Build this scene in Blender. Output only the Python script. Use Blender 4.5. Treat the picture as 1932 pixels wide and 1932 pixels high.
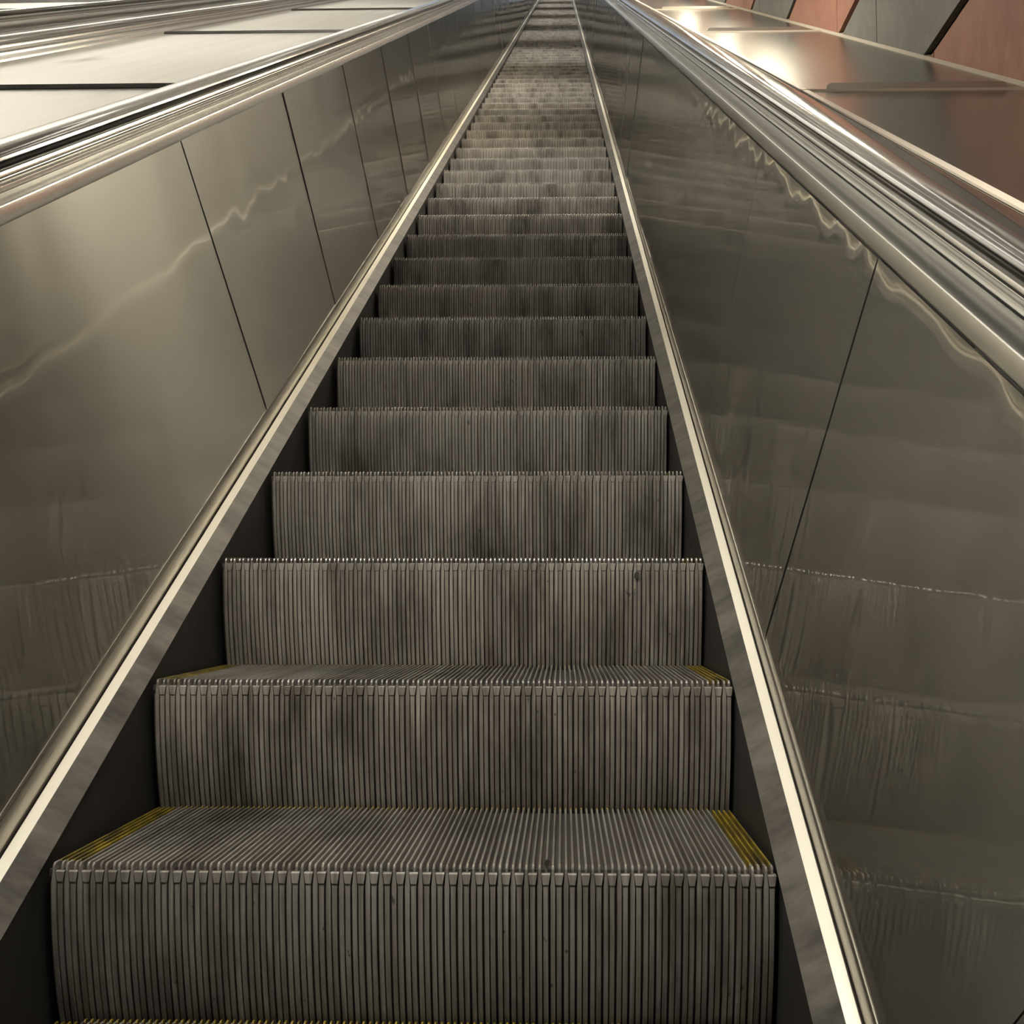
import bpy, math, random
from mathutils import Vector, noise
for o in list(bpy.data.objects):
    bpy.data.objects.remove(o)
scn = bpy.context.scene
COL = scn.collection
TAN = math.tan(math.radians(30.0))

# ------------------------------------------------------------------ camera
cd = bpy.data.cameras.new('camera')
cam = bpy.data.objects.new('camera', cd)
COL.objects.link(cam)
scn.camera = cam
cd.sensor_width = 36.0
cd.lens = 36.0 * 2141.07 / 1932.0
cd.shift_x = (966.0 - 1010.9) / 1932.0
cd.clip_start = 0.05
cd.clip_end = 300
cam.location = (0.2156, -1.6008, 0.3759)
cam.rotation_mode = 'XYZ'
cam.rotation_euler = (math.radians(90) + 0.0715, -0.0008, 0.0239)

# ------------------------------------------------------------------ world, exposure, render look
w = bpy.data.worlds.new('world')
scn.world = w
w.use_nodes = True
w.node_tree.nodes['Background'].inputs[0].default_value = (0.75, 0.85, 1.0, 1)
w.node_tree.nodes['Background'].inputs[1].default_value = 0.5
scn.view_settings.view_transform = 'Standard'
scn.view_settings.look = 'None'
scn.view_settings.gamma = 1
scn.view_settings.use_curve_mapping = False
scn.view_settings.exposure = 0.12
cy = scn.cycles
cy.use_denoising = True
cy.max_bounces = 8
cy.diffuse_bounces = 3
cy.glossy_bounces = 5
cy.sample_clamp_indirect = 4.0
cy.caustics_reflective = True
cy.blur_glossy = 1.0

LAMP_STRENGTH = 42.0
LOUVRE = 0.40
SIDE_FILL = 0.95
SIDE_COLOR = (1.0, 0.88, 0.66)
LEFT_FILL = 0.48
LAMP_COLOR = (1.0, 0.945, 0.83)
LAMP_Y0, LAMP_DY, LAMP_H = -1.15, 4.09, 3.3

Y0, Y1 = -5.0, 37.0          # the run of the escalator that is built


# ------------------------------------------------------------------ helpers
def P(x, y, h):
    """a point h above the line of the step noses"""
    return (x, y, y * TAN + h)


class MB:
    def __init__(self):
        self.v, self.f = [], []

    def quad(self, a, b, c, d):
        n = len(self.v)
        self.v += [a, b, c, d]
        self.f.append((n, n + 1, n + 2, n + 3))

    def box(self, x0, x1, y0, y1, z0, z1):
        n = len(self.v)
        self.v += [(x, y, z) for z in (z0, z1) for y in (y0, y1) for x in (x0, x1)]
        self.f += [tuple(n + i for i in f) for f in
                   ((0, 2, 3, 1), (4, 5, 7, 6), (0, 1, 5, 4), (2, 6, 7, 3), (0, 4, 6, 2), (1, 3, 7, 5))]

    def strip(self, sections, closed=False, caps=False):
        """loft a list of cross-sections"""
        n = len(self.v)
        m = len(sections[0])
        for s in sections:
            self.v += s
        for i in range(len(sections) - 1):
            for j in range(m if closed else m - 1):
                k = (j + 1) % m
                self.f.append((n + i * m + j, n + i * m + k, n + (i + 1) * m + k, n + (i + 1) * m + j))
        if caps:
            self.f.append(tuple(n + j for j in range(m))[::-1])
            self.f.append(tuple(n + (len(sections) - 1) * m + j for j in range(m)))

    def prism(self, prof, y0, y1, closed=True, segs=1, sx=1, cx=0.0):
        ss = []
        for i in range(segs + 1):
            y = y0 + (y1 - y0) * i / segs
            ss.append([P(cx + sx * x, y, h) for x, h in prof])
        self.strip(ss, closed, closed)

    def mesh(self, name, mat, smooth=False):
        me = bpy.data.meshes.new(name)
        me.from_pydata(self.v, [], self.f)
        me.materials.append(mat)
        me.update()
        if smooth:
            me.polygons.foreach_set('use_smooth', [True] * len(me.polygons))
            try:
                me.set_sharp_from_angle(angle=math.radians(38))
            except Exception:
                pass
        return me

    def build(self, name, mat, parent=None, smooth=False):
        o = bpy.data.objects.new(name, self.mesh(name, mat, smooth))
        COL.objects.link(o)
        if parent:
            o.parent = parent
            o.matrix_parent_inverse = parent.matrix_world.inverted() if False else o.matrix_parent_inverse
            o.location = -Vector(parent.location)
        return o


def tag(o, label=None, cat=None, group=None, kind=None):
    for k, v in (('label', label), ('category', cat), ('group', group), ('kind', kind)):
        if v:
            o[k] = v
    return o


def empty(name, loc):
    o = bpy.data.objects.new(name, None)
    COL.objects.link(o)
    o.location = loc
    o.empty_display_size = 0.1
    return o


# ------------------------------------------------------------------ materials
class N:
    def __init__(self, name):
        self.m = bpy.data.materials.new(name)
        self.m.use_nodes = True
        self.t = self.m.node_tree
        self.b = self.t.nodes['Principled BSDF']

    def n(self, kind, **kw):
        x = self.t.nodes.new(kind)
        for k, v in kw.items():
            if k.startswith('i_'):
                x.inputs[k[2:].replace('_', ' ')].default_value = v
            else:
                setattr(x, k, v)
        return x

    def l(self, a, b):
        self.t.links.new(a, b)

    def coords(self, scale, kind='Object', rot=(0, 0, 0)):
        tc = self.n('ShaderNodeTexCoord')
        src = tc.outputs[kind]
        if any(rot):
            mr = self.n('ShaderNodeMapping')
            mr.inputs['Rotation'].default_value = rot
            self.l(src, mr.inputs['Vector'])
            src = mr.outputs['Vector']
        mp = self.n('ShaderNodeMapping')
        mp.inputs['Scale'].default_value = scale
        self.l(src, mp.inputs['Vector'])
        return mp.outputs['Vector']

    def noise(self, scale, detail=3, rough=0.5, nscale=1.0, rot=(0, 0, 0), kind='Object'):
        x = self.n('ShaderNodeTexNoise')
        x.inputs['Scale'].default_value = nscale
        x.inputs['Detail'].default_value = detail
        x.inputs['Roughness'].default_value = rough
        self.l(self.coords(scale, kind, rot), x.inputs['Vector'])
        return x.outputs['Fac']

    def ramp(self, fac, stops):
        r = self.n('ShaderNodeValToRGB')
        el = r.color_ramp.elements
        while len(el) < len(stops):
            el.new(0.5)
        for e, (p, c) in zip(el, stops):
            e.position = p
            e.color = (c, c, c, 1) if isinstance(c, (int, float)) else (*c, 1)
        self.l(fac, r.inputs['Fac'])
        return r.outputs['Color']

    def mix(self, fac, a, b, mode='MIX'):
        x = self.n('ShaderNodeMix', data_type='RGBA', blend_type=mode)
        for s, v in ((x.inputs[0], fac), (x.inputs[6], a), (x.inputs[7], b)):
            if isinstance(v, bpy.types.NodeSocket):
                self.l(v, s)
            elif isinstance(v, (int, float)):
                s.default_value = v
            else:
                s.default_value = (*v, 1)
        return x.outputs[2]

    def set(self, **kw):
        for k, v in kw.items():
            s = self.b.inputs[k.replace('_', ' ')]
            if isinstance(v, bpy.types.NodeSocket):
                self.l(v, s)
            elif isinstance(v, tuple):
                s.default_value = (*v, 1)
            else:
                s.default_value = v
        return self

    def bump(self, fac, strength, dist):
        x = self.n('ShaderNodeBump')
        x.inputs['Strength'].default_value = strength
        x.inputs['Distance'].default_value = dist
        self.l(fac, x.inputs['Height'])
        self.l(x.outputs['Normal'], self.b.inputs['Normal'])


INC = (math.radians(-30), 0, 0)      # turns object axes so that y runs up the slope


def mat_steel(name, col, rough, scratch=0.06, wave=0.0, wave_scale=(1, 4, 1), metallic=1.0, blotch=0.12):
    k = N(name)
    fine = k.noise((60, 3, 260), 4, 0.6, 1.0, INC)
    big = k.noise((1.3, 1.0, 2.2), 3, 0.55, 1.0, INC)
    c = k.mix(k.ramp(big, [(0.3, 1 - blotch), (0.7, 1.0)]), (0, 0, 0), col, 'MIX')
    c = k.mix(1.0, k.ramp(big, [(0.3, 1 - blotch), (0.72, 1.0)]), col, 'MULTIPLY')
    k.set(Base_Color=c, Metallic=metallic)
    r = k.ramp(fine, [(0.3, rough - scratch), (0.7, rough + scratch)])
    k.set(Roughness=r)
    if wave:
        wv = k.noise(wave_scale, 2, 0.5, 1.0, INC)
        k.bump(wv, 1.0, wave)
    return k.m


M = {}


def mat_panel():
    # brushed sheet steel: a broad lobe stretched across the brushing plus a clear wavy mirror lobe
    k = N('brushed_steel_panel')
    big = k.noise((1.3, 0.8, 1.6), 3, 0.55, 1.0, INC)
    fine = k.noise((30, 2.5, 300), 4, 0.6, 1.0, INC)
    c = k.mix(1.0, k.ramp(big, [(0.3, 0.86), (0.72, 1.0)]), (0.47, 0.46, 0.43), 'MULTIPLY')
    k.set(Base_Color=c, Metallic=1.0, Roughness=k.ramp(fine, [(0.3, 0.34), (0.7, 0.36)]), Anisotropic=1.0)
    tv = k.n('ShaderNodeCombineXYZ')
    tv.inputs[1].default_value, tv.inputs[2].default_value = -0.5, 0.866
    k.l(tv.outputs[0], k.b.inputs['Tangent'])
    wv = k.noise((1.0, 5.5, 1.2), 1, 0.4, 1.0, INC)
    bp = k.n('ShaderNodeBump')
    bp.inputs['Strength'].default_value = 1.0
    bp.inputs['Distance'].default_value = 0.0022
    k.l(wv, bp.inputs['Height'])
    g = k.n('ShaderNodeBsdfGlossy')
    g.inputs['Roughness'].default_value = 0.02
    k.l(c, g.inputs['Color'])
    k.l(bp.outputs['Normal'], g.inputs['Normal'])
    k.l(bp.outputs['Normal'], k.b.inputs['Normal'])
    lw = k.n('ShaderNodeLayerWeight')
    lw.inputs['Blend'].default_value = 0.35
    f = k.n('ShaderNodeMapRange')
    f.inputs['To Min'].default_value, f.inputs['To Max'].default_value = 0.2, 0.9
    k.l(lw.outputs['Facing'], f.inputs['Value'])
    mx = k.n('ShaderNodeMixShader')
    k.l(f.outputs[0], mx.inputs[0])
    k.l(k.b.outputs[0], mx.inputs[1])
    k.l(g.outputs[0], mx.inputs[2])
    k.l(mx.outputs[0], k.t.nodes['Material Output'].inputs['Surface'])
    return k.m


M['panel'] = mat_panel()
M['rail'] = mat_steel('polished_steel_rail', (0.56, 0.56, 0.545), 0.2, 0.012, 0.0, blotch=0.05)
M['mould'] = mat_steel('bright_steel_moulding', (0.66, 0.635, 0.57), 0.3, 0.05, 0.0, blotch=0.08)
M['strip'] = mat_steel('worn_bright_strip', (0.95, 0.91, 0.80), 0.40, 0.04, 0.0, metallic=0.55, blotch=0.06)


def mat_deck():
    k = N('satin_deck_steel')
    # a dark smear on one plate and faint drag marks along the slope
    v = k.coords((5.6, 2.4, 0.0))
    sb = k.n('ShaderNodeVectorMath', operation='SUBTRACT')
    sb.inputs[1].default_value = (-1.74 * 5.6, 2.85 * 2.4, 0)
    k.l(v, sb.inputs[0])
    ln = k.n('ShaderNodeVectorMath', operation='LENGTH')
    k.l(sb.outputs[0], ln.inputs[0])
    nz = k.noise((9, 3, 9), 4, 0.6, 1.0, INC)
    ad = k.n('ShaderNodeMath', operation='ADD')
    k.l(ln.outputs['Value'], ad.inputs[0])
    k.l(nz, ad.inputs[1])
    patch = k.ramp(ad.outputs[0], [(0.45, 0.18), (1.15, 1.0)])
    drag = k.ramp(k.noise((14, 0.5, 14), 4, 0.6, 1.0, INC), [(0.3, 0.86), (0.6, 1.0)])
    c = k.mix(1.0, patch, drag, 'MULTIPLY')
    c = k.mix(1.0, c, (0.57, 0.565, 0.545), 'MULTIPLY')
    k.set(Base_Color=c, Metallic=1.0, Roughness=0.33)
    return k.m


M['deck'] = mat_deck()
M['deck_dark'] = mat_steel('dimmed_deck_steel', (0.31, 0.30, 0.28), 0.21, 0.01, 0.0)  # same steel as the left deck, colour darkened to curb lamp glare
M['groove'] = N('dark_groove').set(Base_Color=(0.035, 0.026, 0.02), Roughness=0.6).m
M['skirt'] = N('dark_skirt').set(Base_Color=(0.016, 0.015, 0.014), Roughness=0.5).m

k = N('worn_skirt_deflector')
sm = k.noise((3, 14, 10), 5, 0.65, 1.0, INC)
k.set(Base_Color=k.ramp(sm, [(0.36, (0.025, 0.023, 0.021)), (0.64, (0.095, 0.086, 0.076))]), Roughness=0.45, Metallic=0.4)
M['deflector'] = k.m

k = N('handrail_rubber')
sm = k.noise((2.5, 1.2, 2.5), 4, 0.65, 1.0, INC)
k.set(Base_Color=k.ramp(sm, [(0.35, (0.012, 0.011, 0.012)), (0.7, (0.045, 0.038, 0.034))]),
      Roughness=k.ramp(sm, [(0.3, 0.10), (0.7, 0.18)]), Coat_Weight=0.5, Coat_Roughness=0.05, Specular_IOR_Level=0.5)
M['handrail'] = k.m


def mat_step(name, lo, hi, rough, vertical, metal):
    k = N(name)
    stain = k.noise((9, 3, 3) if vertical else (6, 5, 4), 5, 0.65)
    streak = k.noise((150, 5, 5) if vertical else (60, 2, 2), 3, 0.6)
    oi = k.n('ShaderNodeObjectInfo')
    wm = k.n('ShaderNodeMath', operation='MULTIPLY')
    wm.inputs[1].default_value = 60.0
    k.l(oi.outputs['Random'], wm.inputs[0])
    for nd in [x for x in k.t.nodes if x.bl_idname == 'ShaderNodeTexNoise']:
        nd.noise_dimensions = '4D'          # every step carries its own stains
        k.l(wm.outputs[0], nd.inputs['W'])
    c = k.ramp(stain, [(0.32, lo), (0.56, hi)])
    c = k.mix(1.0, c, k.ramp(streak, [(0.3, (0.50, 0.46, 0.42)), (0.65, (1, 1, 1))]), 'MULTIPLY')
    tint = k.ramp(oi.outputs['Random'], [(0.0, (0.86, 0.86, 0.88)), (0.5, (1.0, 0.97, 0.93)), (1.0, (1.08, 1.02, 0.95))])
    c = k.mix(1.0, c, tint, 'MULTIPLY')
    spots = k.noise((70, 70, 45), 2, 0.5)
    sn = [x for x in k.t.nodes if x.bl_idname == 'ShaderNodeTexNoise'][-1]
    sn.noise_dimensions = '4D'
    k.l(wm.outputs[0], sn.inputs['W'])
    c = k.mix(k.ramp(spots, [(0.71, 0.0), (0.75, 0.7)]), c, (0.012, 0.011, 0.010))
    k.set(Base_Color=c, Metallic=metal, Roughness=rough)
    return k.m


M['riser'] = mat_step('worn_aluminium_riser', (0.075, 0.069, 0.062), (0.285, 0.278, 0.265), 0.5, True, 0.2)
M['tread'] = mat_step('worn_aluminium_tread', (0.17, 0.165, 0.157), (0.40, 0.39, 0.375), 0.3, False, 0.5)
M['stepbase'] = N('dirty_groove_floor').set(Base_Color=(0.03, 0.026, 0.021), Roughness=0.7).m  # one dark tone for the step body between the ridges
k = N('yellow_step_marking')
sm = k.noise((40, 12, 12), 3, 0.6)
k.set(Base_Color=k.ramp(sm, [(0.35, (0.03, 0.022, 0.004)), (0.68, (0.22, 0.155, 0.008))]), Roughness=0.5)
M['yellow'] = k.m


def mat_clad(name, a, b, dust):
    k = N(name)
    n1 = k.noise((2.2, 2.2, 3.0), 6, 0.68)
    n2 = k.noise((14, 14, 9), 5, 0.7)
    c = k.ramp(n1, [(0.3, a), (0.7, b)])
    c = k.mix(k.ramp(n2, [(0.5, 0.0), (0.75, 0.45)]), c, dust)
    k.set(Base_Color=c, Roughness=0.55)
    k.bump(n2, 0.25, 0.003)
    return k.m


M['red'] = mat_clad('rust_red_cladding', (0.19, 0.066, 0.036), (0.28, 0.115, 0.066), (0.36, 0.21, 0.125))
M['grey'] = mat_clad('olive_grey_cladding', (0.075, 0.07, 0.058), (0.13, 0.122, 0.104), (0.20, 0.188, 0.16))
M['black'] = N('black_joint').set(Base_Color=(0.012, 0.011, 0.01), Roughness=0.6).m
M['cream'] = N('cream_trim').set(Base_Color=(0.34, 0.30, 0.23), Roughness=0.5).m
M['beige'] = N('beige_strip').set(Base_Color=(0.62, 0.55, 0.46), Roughness=0.45).m
k = N('tunnel_plaster')
k.set(Base_Color=k.ramp(k.noise((0.7, 0.7, 0.7), 4), [(0.3, (0.74, 0.725, 0.70)), (0.7, (0.82, 0.805, 0.78))]), Roughness=0.8)
M['plaster'] = k.m
M['concrete'] = N('dark_concrete').set(Base_Color=(0.08, 0.075, 0.07), Roughness=0.8).m
k = N('lamp_glow')
k.set(Base_Color=(0.8, 0.8, 0.8), Emission_Color=LAMP_COLOR, Emission_Strength=LAMP_STRENGTH)
M['lamp'] = k.m
k = N('side_fill_glow')
k.set(Base_Color=(0.8, 0.8, 0.8), Emission_Color=SIDE_COLOR, Emission_Strength=LAMP_STRENGTH * SIDE_FILL)
M['side_fill'] = k.m
k = N('left_fill_glow')
k.set(Base_Color=(0.8, 0.8, 0.8), Emission_Color=LAMP_COLOR, Emission_Strength=LAMP_STRENGTH * LEFT_FILL)
M['left_fill'] = k.m
M['lampcase'] = N('lamp_housing').set(Base_Color=(0.6, 0.6, 0.58), Roughness=0.5).m

# ------------------------------------------------------------------ the setting
XW = 1.56                                  # the clad wall on the right
mb = MB()
mb.prism([(-7.0, -0.62), (XW + 0.3, -0.62), (XW + 0.3, -0.8), (-7.0, -0.8)], Y0 - 2, Y1 + 2)
tag(mb.build('floor', M['concrete']), kind='structure')
mb = MB()
mb.prism([(-7.2, -0.8), (-6.2, -0.8), (-6.2, 4.6), (-7.2, 4.6)], Y0 - 2, Y1 + 2)
tag(mb.build('wall_left', M['plaster']), kind='structure')
mb = MB()
arc = []
for i in range(13):
    a = math.pi * i / 12
    arc.append((-2.32 + 3.9 * math.cos(a), 2.9 + 1.5 * math.sin(a)))
outer = [(x * 1.0 + (0.0), h + 0.25) for x, h in arc]
mb.prism(arc + outer[::-1], Y0 - 2, Y1 + 2)
tag(mb.build('ceiling', M['plaster']), kind='structure')

mb = MB()
mb.box(-7.2, XW + 0.3, Y0 - 2.1, Y0 - 2.0, -6.0, 3.0)
tag(mb.build('back_light_block', M['concrete']), kind='structure')  # unseen slab, added to block light from behind the camera

# right wall: alternating courses of rust red and grey cladding, black joints between
wall = empty('wall_right', (XW, 0, 0))
tag(wall, kind='structure')
mb = MB()
mb.prism([(XW + 0.03, -0.8), (XW + 0.3, -0.8), (XW + 0.3, 3.2), (XW + 0.03, 3.2)], Y0 - 2, Y1 + 2)
mb.build('backing', M['black'], wall)
COURSE, ZJ = 0.722, 2.355
PW, GAP = 1.39, 0.018


def clip_poly(pts, sgn, h0):
    """keep the part of a (y, z) polygon with sgn*(z - y*TAN - h0) >= 0"""
    out = []
    for i in range(len(pts)):
        a, b = pts[i], pts[(i + 1) % len(pts)]
        da, db = sgn * (a[1] - a[0] * TAN - h0), sgn * (b[1] - b[0] * TAN - h0)
        if da >= 0:
            out.append(a)
        if (da >= 0) != (db >= 0):
            t = da / (da - db)
            out.append((a[0] + t * (b[0] - a[0]), a[1] + t * (b[1] - a[1])))
    return out


for ci in range(-6, 34):
    zb = ZJ + ci * COURSE
    red = (ci % 2 == 1)
    ph = 2.415 if red else 3.13
    for j in range(-8, 28):
        ya = ph + j * PW
        poly = [(ya + 0.004, zb + 0.022), (ya + PW - 0.004, zb + 0.022), (ya + PW - 0.004, zb + COURSE - 0.022), (ya + 0.004, zb + COURSE - 0.022)]
        poly = clip_poly(poly, 1, 0.86)
        if len(poly) < 3:
            continue
        poly = clip_poly(poly, -1, 3.1)
        if len(poly) < 3 or max(p[0] for p in poly) < -3 or min(p[0] for p in poly) > 21:
            continue
        mb = MB()
        n = len(poly)
        mb.v = [(XW, y, z) for y, z in poly] + [(XW + 0.025, y, z) for y, z in poly]
        mb.f = [tuple(range(n))[::-1], tuple(range(n, 2 * n))] + [(i, (i + 1) % n, n + (i + 1) % n, n + i) for i in range(n)]
        mb.build('cladding_panel', M['red'] if red else M['grey'], wall)
mb = MB()
mb.prism([(XW - 0.012, 0.88), (XW + 0.02, 0.88), (XW + 0.02, 0.922), (XW - 0.001, 0.917), (XW - 0.012, 0.905)], Y0, Y1)
tag(mb.build('trim_1', M['cream']), kind='structure')

# ceiling lamps (above the frame)
for i in range(0, 10):
    y = LAMP_Y0 + LAMP_DY * i
    z = y * TAN + LAMP_H
    e = empty('ceiling_or_fill_light', (-0.4, y, z))
    tag(e, 'long tube ceiling light hung across the escalator shaft', 'ceiling light', 'ceiling lights across the shaft')
    def slab(mb, a0, a1, b0, b1, x0=-1.6, x1=0.9):
        q = [(y + a * 0.866 - b * 0.5, z + a * 0.5 + b * 0.866) for a, b in ((a0, b0), (a1, b0), (a1, b1), (a0, b1))]
        mb.strip([[(x, yy, zz) for yy, zz in q] for x in (x0, x1)], True, True)
    mb = MB()
    slab(mb, -0.17, 0.17, 0.0, 0.04)
    mb.build('tube', M['lamp'], e)
    mb = MB()
    slab(mb, -0.22, 0.22, 0.045, 0.09, -1.65, 0.95)
    slab(mb, -0.22, -0.19, -LOUVRE, 0.045, -1.65, 0.95)
    slab(mb, 0.19, 0.22, -LOUVRE, 0.045, -1.65, 0.95)
    mb.build('housing', M['lampcase'], e)

for i in range(0, 10):  # added fill tubes, brightening the left wall that the pale deck mirrors
    y = LAMP_Y0 + LAMP_DY * i + 1.2
    e = empty('ceiling_or_fill_light', (-5.7, y, y * TAN + 3.1))
    tag(e, 'added fill tube along the left vault, brightening the left wall', 'ceiling light', 'added fill tubes along the left vault')
    mb = MB()
    ss = [[P(-5.7 + dx, yy, 3.1 + dh) for dx, dh in ((-0.1, 0), (0.1, 0), (0.1, 0.08), (-0.1, 0.08))] for yy in (y - 2.0, y + 2.0)]
    mb.strip(ss, True, True)
    mb.build('tube', M['left_fill'], e)
    mb = MB()
    ss = [[P(-5.5 + dx, yy, 3.0 + dh) for dx, dh in ((0, 0), (0.02, 0), (0.02, 0.3), (0, 0.3))] for yy in (y - 2.03, y + 2.03)]
    mb.strip(ss, True, True)
    mb.build('fill_shield', M['lampcase'], e)  # plate added to keep the fill off the right panels
for y, half in ((4.3, 0.50), (6.1, 0.25), (8.6, 0.30)):  # added glow boxes, placed to throw warm streaks on the left panels
    e = empty('added_glow_box', P(1.5, y, 1.72))
    tag(e, 'added warm glow box above the frame, streaking the left panels', 'added light', 'added warm glow boxes by the clad wall')
    mb = MB()
    ss = [[P(1.45 + dx, yy, 1.72 + dh) for dx, dh in ((0, 0), (0.11, 0), (0.11, 0.84), (0, 0.84))] for yy in (y - half - 0.03, y + half + 0.03)]
    mb.strip(ss, True, True)
    mb.build('housing', M['lampcase'], e)
    mb = MB()
    ss = [[P(1.44 + dx, yy, 1.75 + dh) for dx, dh in ((0, 0), (0.008, 0), (0.008, 0.78), (0, 0.78))] for yy in (y - half, y + half)]
    mb.strip(ss, True, True)
    mb.build('diffuser', M['side_fill'], e)

# ------------------------------------------------------------------ escalator steps
RUN, RISE = 0.3897, 0.225
TD = 0.4296
PER, NP = 0.01835, 55
SHIFT = 0.004
HALFW = PER * NP / 2


def curve(z):
    return 0.0405 * (z / RISE) ** 2


mt, mr, ml, ml2, mk, mbase = MB(), MB(), MB(), MB(), MB(), MB()


def cleat(mb, x, y0, y1, hw=0.0016):
    # ridge of the tread with a rounded, raised front tip
    sec = []
    for y, dz in ((y0, -0.0050), (y0 + 0.0012, -0.0022), (y0 + 0.0045, 0.0), (y1 - 0.002, 0.0), (y1, -0.002)):
        sec.append([(x - hw, y, -0.011), (x - hw, y, dz - 0.0006), (x - hw * 0.5, y, dz), (x + hw * 0.5, y, dz), (x + hw, y, dz - 0.0006), (x + hw, y, -0.011)])
    mb.strip(sec, False, True)


def rib(mb, x, stations):
    sec = []
    for z, hw, dy in stations:
        y = curve(z) + dy
        sec.append([(x - hw, y + 0.009, z), (x - hw, y, z), (x + hw, y, z), (x + hw, y + 0.009, z)])
    mb.strip(sec, False, True)


ZS = [-0.045, -0.07, -0.1, -0.13, -0.16, -0.19, -0.215, -0.238]
for i in range(NP):
    xa = SHIFT - HALFW + PER * (i + 0.25)
    xb = SHIFT - HALFW + PER * (i + 0.75)
    side = i < 2 or i >= NP - 2
    tgt = (ml if i < 2 else ml2) if side else mt
    back = TD - 0.012
    if side:
        cleat(mt, xa, 0.0, 0.02)
        cleat(mt, xb, 0.006, 0.02)
        cleat(tgt, xa, 0.0202, back)
        cleat(tgt, xb, 0.0202, back)
    else:
        cleat(mt, xa, 0.0, back)
        cleat(mt, xb, 0.006, back)
    if not side:
        cleat(mk, xa, back, TD)
        cleat(mk, xb, back, TD)
    # riser: narrow spear rib under one ridge, flared cap under the next
    rib(mr, xa, [(-0.004, 0.0016, 0.0003), (-0.013, 0.0018, 0.0), (-0.030, 0.0034, 0.0)] + [(z, 0.0031, 0.0) for z in ZS])
    rib(mr, xb - 0.0008, [(-0.0112, 0.0060, 0.0038), (-0.0128, 0.0062, 0.0008), (-0.0265, 0.0040, 0.0006), (-0.0267, 0.0037, 0.0018)] + [(z, 0.0033, 0.0018) for z in ZS])
mbase.box(-HALFW, HALFW, 0.006, TD, -0.02, -0.0105)
sec = [[(-HALFW, curve(z) + 0.0085, z), (HALFW, curve(z) + 0.0085, z), (HALFW, curve(z) + 0.02, z), (-HALFW, curve(z) + 0.02, z)] for z in [-0.0105] + ZS]
mbase.strip(sec, True, True)
me_t = mt.mesh('tread_ridges', M['tread'])
me_r = mr.mesh('riser', M['riser'])
me_l = ml.mesh('yellow_side_edge', M['yellow'])
me_l2 = ml2.mesh('yellow_side_edge', M['yellow'])
me_k = mk.mesh('yellow_back_edge', M['yellow'])
me_b = mbase.mesh('step_body', M['stepbase'])
ORD = ['lowest', 'first', 'second', 'third', 'fourth', 'fifth', 'sixth', 'seventh', 'eighth', 'ninth', 'tenth', 'eleventh', 'twelfth', 'thirteenth',
       'fourteenth', 'fifteenth', 'sixteenth', 'seventeenth', 'eighteenth', 'nineteenth', 'twentieth', 'twenty-first', 'twenty-second', 'twenty-third', 'twenty-fourth']
SPECIAL = {-1: 'grooved escalator step cut off by the bottom edge, only its yellow back tips in view',
           0: 'nearest grooved escalator step with its ridged tread and yellow side edges fully seen',
           1: 'grooved escalator step just above the nearest full tread, second riser from the bottom',
           2: 'grooved escalator step, second above the nearest full tread, small black fleck on its riser'}
for n in range(-1, 96):
    e = empty('escalator_step', (0, n * RUN, n * RISE))
    if n in SPECIAL:
        lab = SPECIAL[n]
    elif n <= 24:
        lab = 'grey grooved escalator step, %s one above the nearest full tread' % ORD[n]
    else:
        lab = 'distant escalator step in the upper run where single risers blur together'
    tag(e, lab, 'escalator step', 'grooved metal steps of the escalator')
    for nm, me in (('tread_ridges', me_t), ('riser', me_r), ('yellow_side_edge', me_l), ('yellow_side_edge', me_l2), ('yellow_back_edge', me_k), ('step_body', me_b)):
        if n > 24 and nm.startswith('yellow'):
            if nm == 'yellow_back_edge':
                continue
        o = bpy.data.objects.new(nm, me)
        COL.objects.link(o)
        o.parent = e

# ------------------------------------------------------------------ balustrades
PT, PB = (0.6155, 0.903), (0.5590, 0.090)      # panel top / bottom in (x, h)


def panel(parent, s, cx, ya, yb, tilt, tilt2, depth=0.004):
    """one sheet of the balustrade lining; its end joints lean along the slope"""
    mb = MB()
    NH, NY = 10, 4
    g = []
    for layer in (0.0, depth):
        for i in range(NH + 1):
            t = i / NH
            x = PB[0] + (PT[0] - PB[0]) * t + layer
            h = PB[1] + (PT[1] - PB[1]) * t
            dy = 0.66 * (PT[1] - h)
            for j in range(NY + 1):
                u = j / NY
                tw = tilt * (u - 0.5) * (yb - ya) + tilt2 * (t - 0.5)
                g.append(P(cx + s * (x + tw), ya + dy + (yb - ya) * u, h))
    L = (NH + 1) * (NY + 1)
    mb.v = g
    for i in range(NH):
        for j in range(NY):
            a = i * (NY + 1) + j
            mb.f.append((a, a + 1, a + NY + 2, a + NY + 1))
            mb.f.append((L + a, L + a + NY + 1, L + a + NY + 2, L + a + 1))
    for i in range(NH):
        for j in (0, NY):
            a, b = i * (NY + 1) + j, (i + 1) * (NY + 1) + j
            mb.f.append((a, b, L + b, L + a))
    return mb.build('steel_panel', M['panel'], parent, True)


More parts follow.
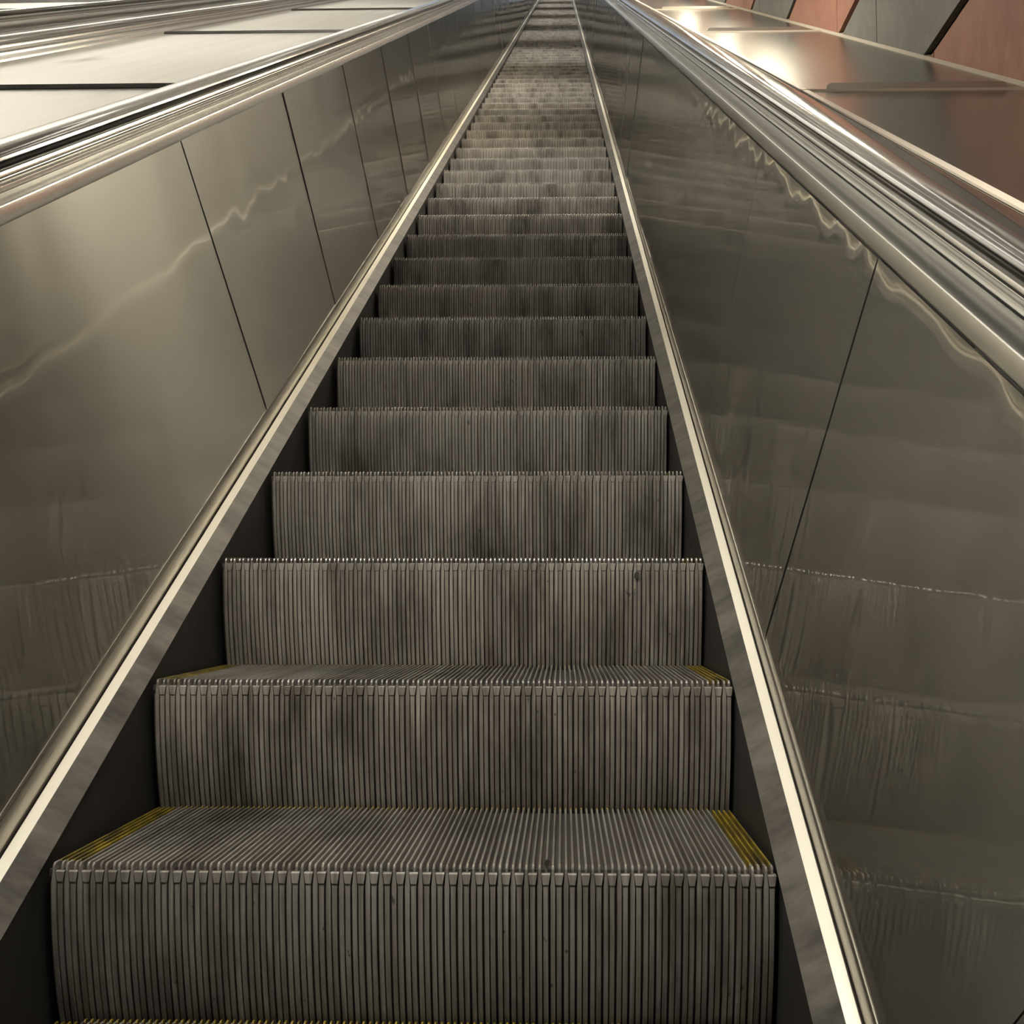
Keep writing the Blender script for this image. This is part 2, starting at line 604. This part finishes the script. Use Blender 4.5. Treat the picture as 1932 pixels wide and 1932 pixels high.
def balustrade(s, cx, label, joint0, dj, y0, y1, full=True, skip=None):
    e = empty('balustrade', P(cx + s * 0.62, y0, 0))
    tag(e, label, 'balustrade', 'steel balustrades of the escalators')
    rnd = random.Random(int(joint0 * 1000) + (7 if s > 0 else 3))
    if full:
        k0 = math.floor((y0 - joint0) / dj)
        k = k0
        while joint0 + k * dj < y1:
            ya = joint0 + k * dj
            if skip and skip[0] <= k < 0:
                k += 1
                continue
            if skip and k == 0:
                panel(e, s, cx, joint0 + skip[0] * dj, ya - 0.0015, 0.0, 0.0)
            panel(e, s, cx, ya + 0.0015, ya + dj - 0.0015, rnd.uniform(-0.005, 0.005), rnd.uniform(-0.0015, 0.0015))
            k += 1
        mb = MB()
        mb.prism([(PB[0] + 0.006, PB[1]), (PT[0] + 0.006, PT[1]), (PT[0] + 0.02, PT[1]), (PB[0] + 0.02, PB[1])], y0, y1, sx=s, cx=cx)
        mb.build('panel_backing', M['groove'], e)
        # dark lower skirt beside the steps, worn deflector above it, bright moulding
        mb = MB()
        mb.prism([(0.514, -0.42), (0.52, -0.42), (0.52, -0.004), (0.514, -0.004)], y0, y1, sx=s, cx=cx)
        mb.build('skirt_panel', M['skirt'], e)
        mb = MB()
        mb.prism([(0.5085, 0.0), (0.5409, 0.0235), (0.5425, 0.0195), (0.512, -0.004)], y0, y1, sx=s, cx=cx)
        mb.build('skirt_deflector', M['deflector'], e)
        mb = MB()
        mb.prism([(0.5409, 0.0225), (0.5417, 0.0232), (0.5575, 0.0278), (0.5585, 0.0265), (0.5585, 0.012), (0.5415, 0.012)], y0, y1, sx=s, cx=cx)
        mb.build('bright_strip', M['strip'], e)
        mb = MB()
        mb.prism([(0.5586, 0.012), (0.568, 0.012), (0.568, 0.026), (0.5624, 0.026), (0.5624, 0.018), (0.5586, 0.018)], y0, y1, sx=s, cx=cx)
        mb.build('dark_groove', M['groove'], e)
        mb = MB()
        mb.prism([(0.5626, 0.0245), (0.5600, 0.035), (0.5575, 0.055), (0.5565, 0.078), (0.5562, 0.087), (0.5575, 0.0905), (0.5615, 0.0915), (0.57, 0.0915), (0.57, 0.022)], y0, y1, sx=s, cx=cx)
        mb.build('base_moulding', M['mould'], e, True)
    # top rail: overhanging face, sloped ledge, guide under the handrail, outer side down to the deck
    mb = MB()
    prof = [(0.6185, 0.8935), (0.6208, 0.9290), (0.6222, 0.9312), (0.6250, 0.9318), (0.6440, 0.9340), (0.6585, 0.9350), (0.6590, 0.9300), (0.6618, 0.9300),
            (0.6618, 0.9385), (0.6632, 0.9440), (0.6600, 0.9500), (0.6560, 0.9525), (0.6552, 0.9570), (0.6560, 0.9590), (0.6640, 0.9592), (0.6640, 0.9618), (0.6570, 0.9622), (0.6580, 0.9680), (0.6605, 0.9720),
            (0.7200, 0.9720), (0.7240, 0.9600), (0.7240, 0.9500), (0.7300, 0.9420), (0.7380, 0.9400), (0.7400, 0.9250), (0.7500, 0.9050), (0.7500, 0.86), (0.66, 0.86), (0.66, 0.8935)]
    mb.prism(prof, y0, y1, sx=s, cx=cx)
    mb.build('top_rail', M['rail'], e, True)
    return e


def handrail(s, cx, label, y0, y1):
    o = MB()
    prof = [(0.6530, 0.9735), (0.6495, 0.9745), (0.6478, 0.9775), (0.6480, 0.9870), (0.6505, 0.9885), (0.6505, 0.9900), (0.6484, 0.9912), (0.6500, 0.9970), (0.6525, 1.0005), (0.6560, 0.9985), (0.6582, 1.0040), (0.6640, 1.0075), (0.6780, 1.0095), (0.6900, 1.0100),
            (0.7020, 1.0095), (0.7150, 1.0070), (0.7225, 1.0025), (0.7265, 0.9960), (0.7285, 0.9870), (0.7285, 0.9775), (0.7265, 0.9745), (0.7230, 0.9735)]
    o.prism(prof, y0, y1, sx=s, cx=cx)
    h = o.build('handrail', M['handrail'], None, True)
    tag(h, label, 'handrail', 'handrails of the escalators')
    return h


CN = -2.80
balustrade(-1, 0.0, 'brushed steel balustrade along the left side of the steps, catching warm light', 0.785, 0.872, Y0, Y1, skip=(-3, 0))
balustrade(1, 0.0, 'darker brushed steel balustrade along the right side of the steps', 0.622, 0.80, Y0, Y1)
balustrade(1, CN, 'low steel rail base of the neighbouring escalator rising beside the pale deck', 0.4, 0.872, Y0, Y1)
balustrade(-1, CN, 'far steel balustrade of the neighbouring escalator at the top left corner', 0.55, 0.872, Y0, Y1)
handrail(-1, 0.0, 'glossy handrail along the left balustrade between the steps and the pale deck', Y0, Y1)
handrail(1, 0.0, 'glossy handrail along the right balustrade beside the brown deck', Y0, Y1)
handrail(1, CN, 'dark handrail of the neighbouring escalator next to the pale deck', Y0, Y1)
handrail(-1, CN, 'far handrail of the neighbouring escalator, uppermost in the top left corner', Y0, Y1)

# ------------------------------------------------------------------ decks
DH = 0.905


def deck(name, label, xa, xb, joints, bars, bar_mat, y0, y1):
    e = empty(name, P((xa + xb) / 2, 0, DH))
    tag(e, label, 'deck')
    ys = [y0] + joints + [y1]
    for a, b in zip(ys, ys[1:]):
        mb = MB()
        mb.prism([(xa, DH), (xb, DH), (xb, DH - 0.012), (xa, DH - 0.012)], a + 0.003, b - 0.003)
        mb.build('deck_plate', M['deck'] if bar_mat.name.startswith('dark') else M['deck_dark'], e)
    mb = MB()
    mb.prism([(xa, DH - 0.016), (xb, DH - 0.016), (xb, DH - 0.03), (xa, DH - 0.03)], y0, y1)
    mb.build('deck_underlay', M['black'], e)
    for y in joints if bar_mat.name.startswith('steel') else []:
        mb = MB()
        z = y * TAN + DH
        mb.box(xa, xb, y - 0.008, y - 0.003, z - 0.01, z + 0.003)
        mb.build('joint_glint', M['beige'], e)  # beige bar stands in for light caught on the joint edges
    for y in joints:
        ba, bb, hh = bars
        mb = MB()
        r = min(0.016, hh * 0.9)
        pts = [(ba, 0)]
        for i in range(5):
            a = math.pi - math.pi / 2 * i / 4
            pts.append((ba + r + r * math.cos(a), hh - r + r * math.sin(a)))
        for i in range(5):
            a = math.pi / 2 - math.pi / 2 * i / 4
            pts.append((bb - r + r * math.cos(a), hh - r + r * math.sin(a)))
        pts.append((bb, 0))
        z = y * TAN + DH
        secs = [[(x, yy, z + 0.001 + q) for x, q in pts] for yy in (y - 0.002, y + 0.004)]
        mb.strip(secs, True, True)
        mb.build('stop_bar', bar_mat, e)
    return e


M['bar_dark'] = N('dark_stop_bar').set(Base_Color=(0.02, 0.018, 0.017), Roughness=0.45).m
M['bar_steel'] = mat_steel('steel_stop_bar', (0.45, 0.42, 0.37), 0.35)
jl = [-3.6, -0.93, 1.80, 4.45, 7.3] + [7.3 + 2.75 * i for i in range(1, 11)]
jr = [-3.6, -1.0, 1.55, 4.10, 6.7] + [6.7 + 2.6 * i for i in range(1, 11)]
deck('escalator_deck', 'pale cream steel deck with dark bars between the two escalators', CN + 0.752, -0.752, jl, (CN + 0.80, -0.80, 0.014), M['bar_dark'], Y0, Y1)
dk = deck('escalator_deck', 'brown tinted steel deck between the right handrail and the clad wall', 0.752, XW - 0.013, jr, (0.965, 1.475, 0.023), M['bar_steel'], Y0, Y1)
deck('escalator_deck', 'small piece of steel deck beyond the farthest handrail in the top left corner', -6.19, CN - 0.752, jl[2:], (-6.0, CN - 0.9, 0.045), M['bar_dark'], Y0, Y1)
mb = MB()
mb.prism([(0.893, DH + 0.001), (0.893, DH + 0.006), (0.912, DH + 0.006), (0.912, DH + 0.001)], Y0, Y1)
tag(mb.build('edge_strip', M['beige'], dk), 'thin beige strip running up the deck')

# flecks of dirt
for nm, x, y, z, r, lab in (('dirt_fleck', 0.370, 2 * RUN + curve(-0.036) - 0.004, 2 * RISE - 0.036, 0.0065, 'tiny black fleck stuck on a riser near its right end'),
                            ('dirt_fleck', 0.193, 0.004, 0.003, 0.004, 'tiny black crumb on the nose of the nearest full tread')):
    mb = MB()
    rr = random.Random(int(x * 1000))
    ring = [(math.cos(a) * r * rr.uniform(0.6, 1.1), math.sin(a) * r * rr.uniform(0.7, 1.2)) for a in [i * math.pi / 3.5 for i in range(7)]]
    mb.strip([[(x + u, y - 0.002, z + v) for u, v in ring], [(x + u * 1.1, y + 0.0045, z + v * 1.1) for u, v in ring]], True, True)
    tag(mb.build(nm, M['black']), lab, 'dirt')
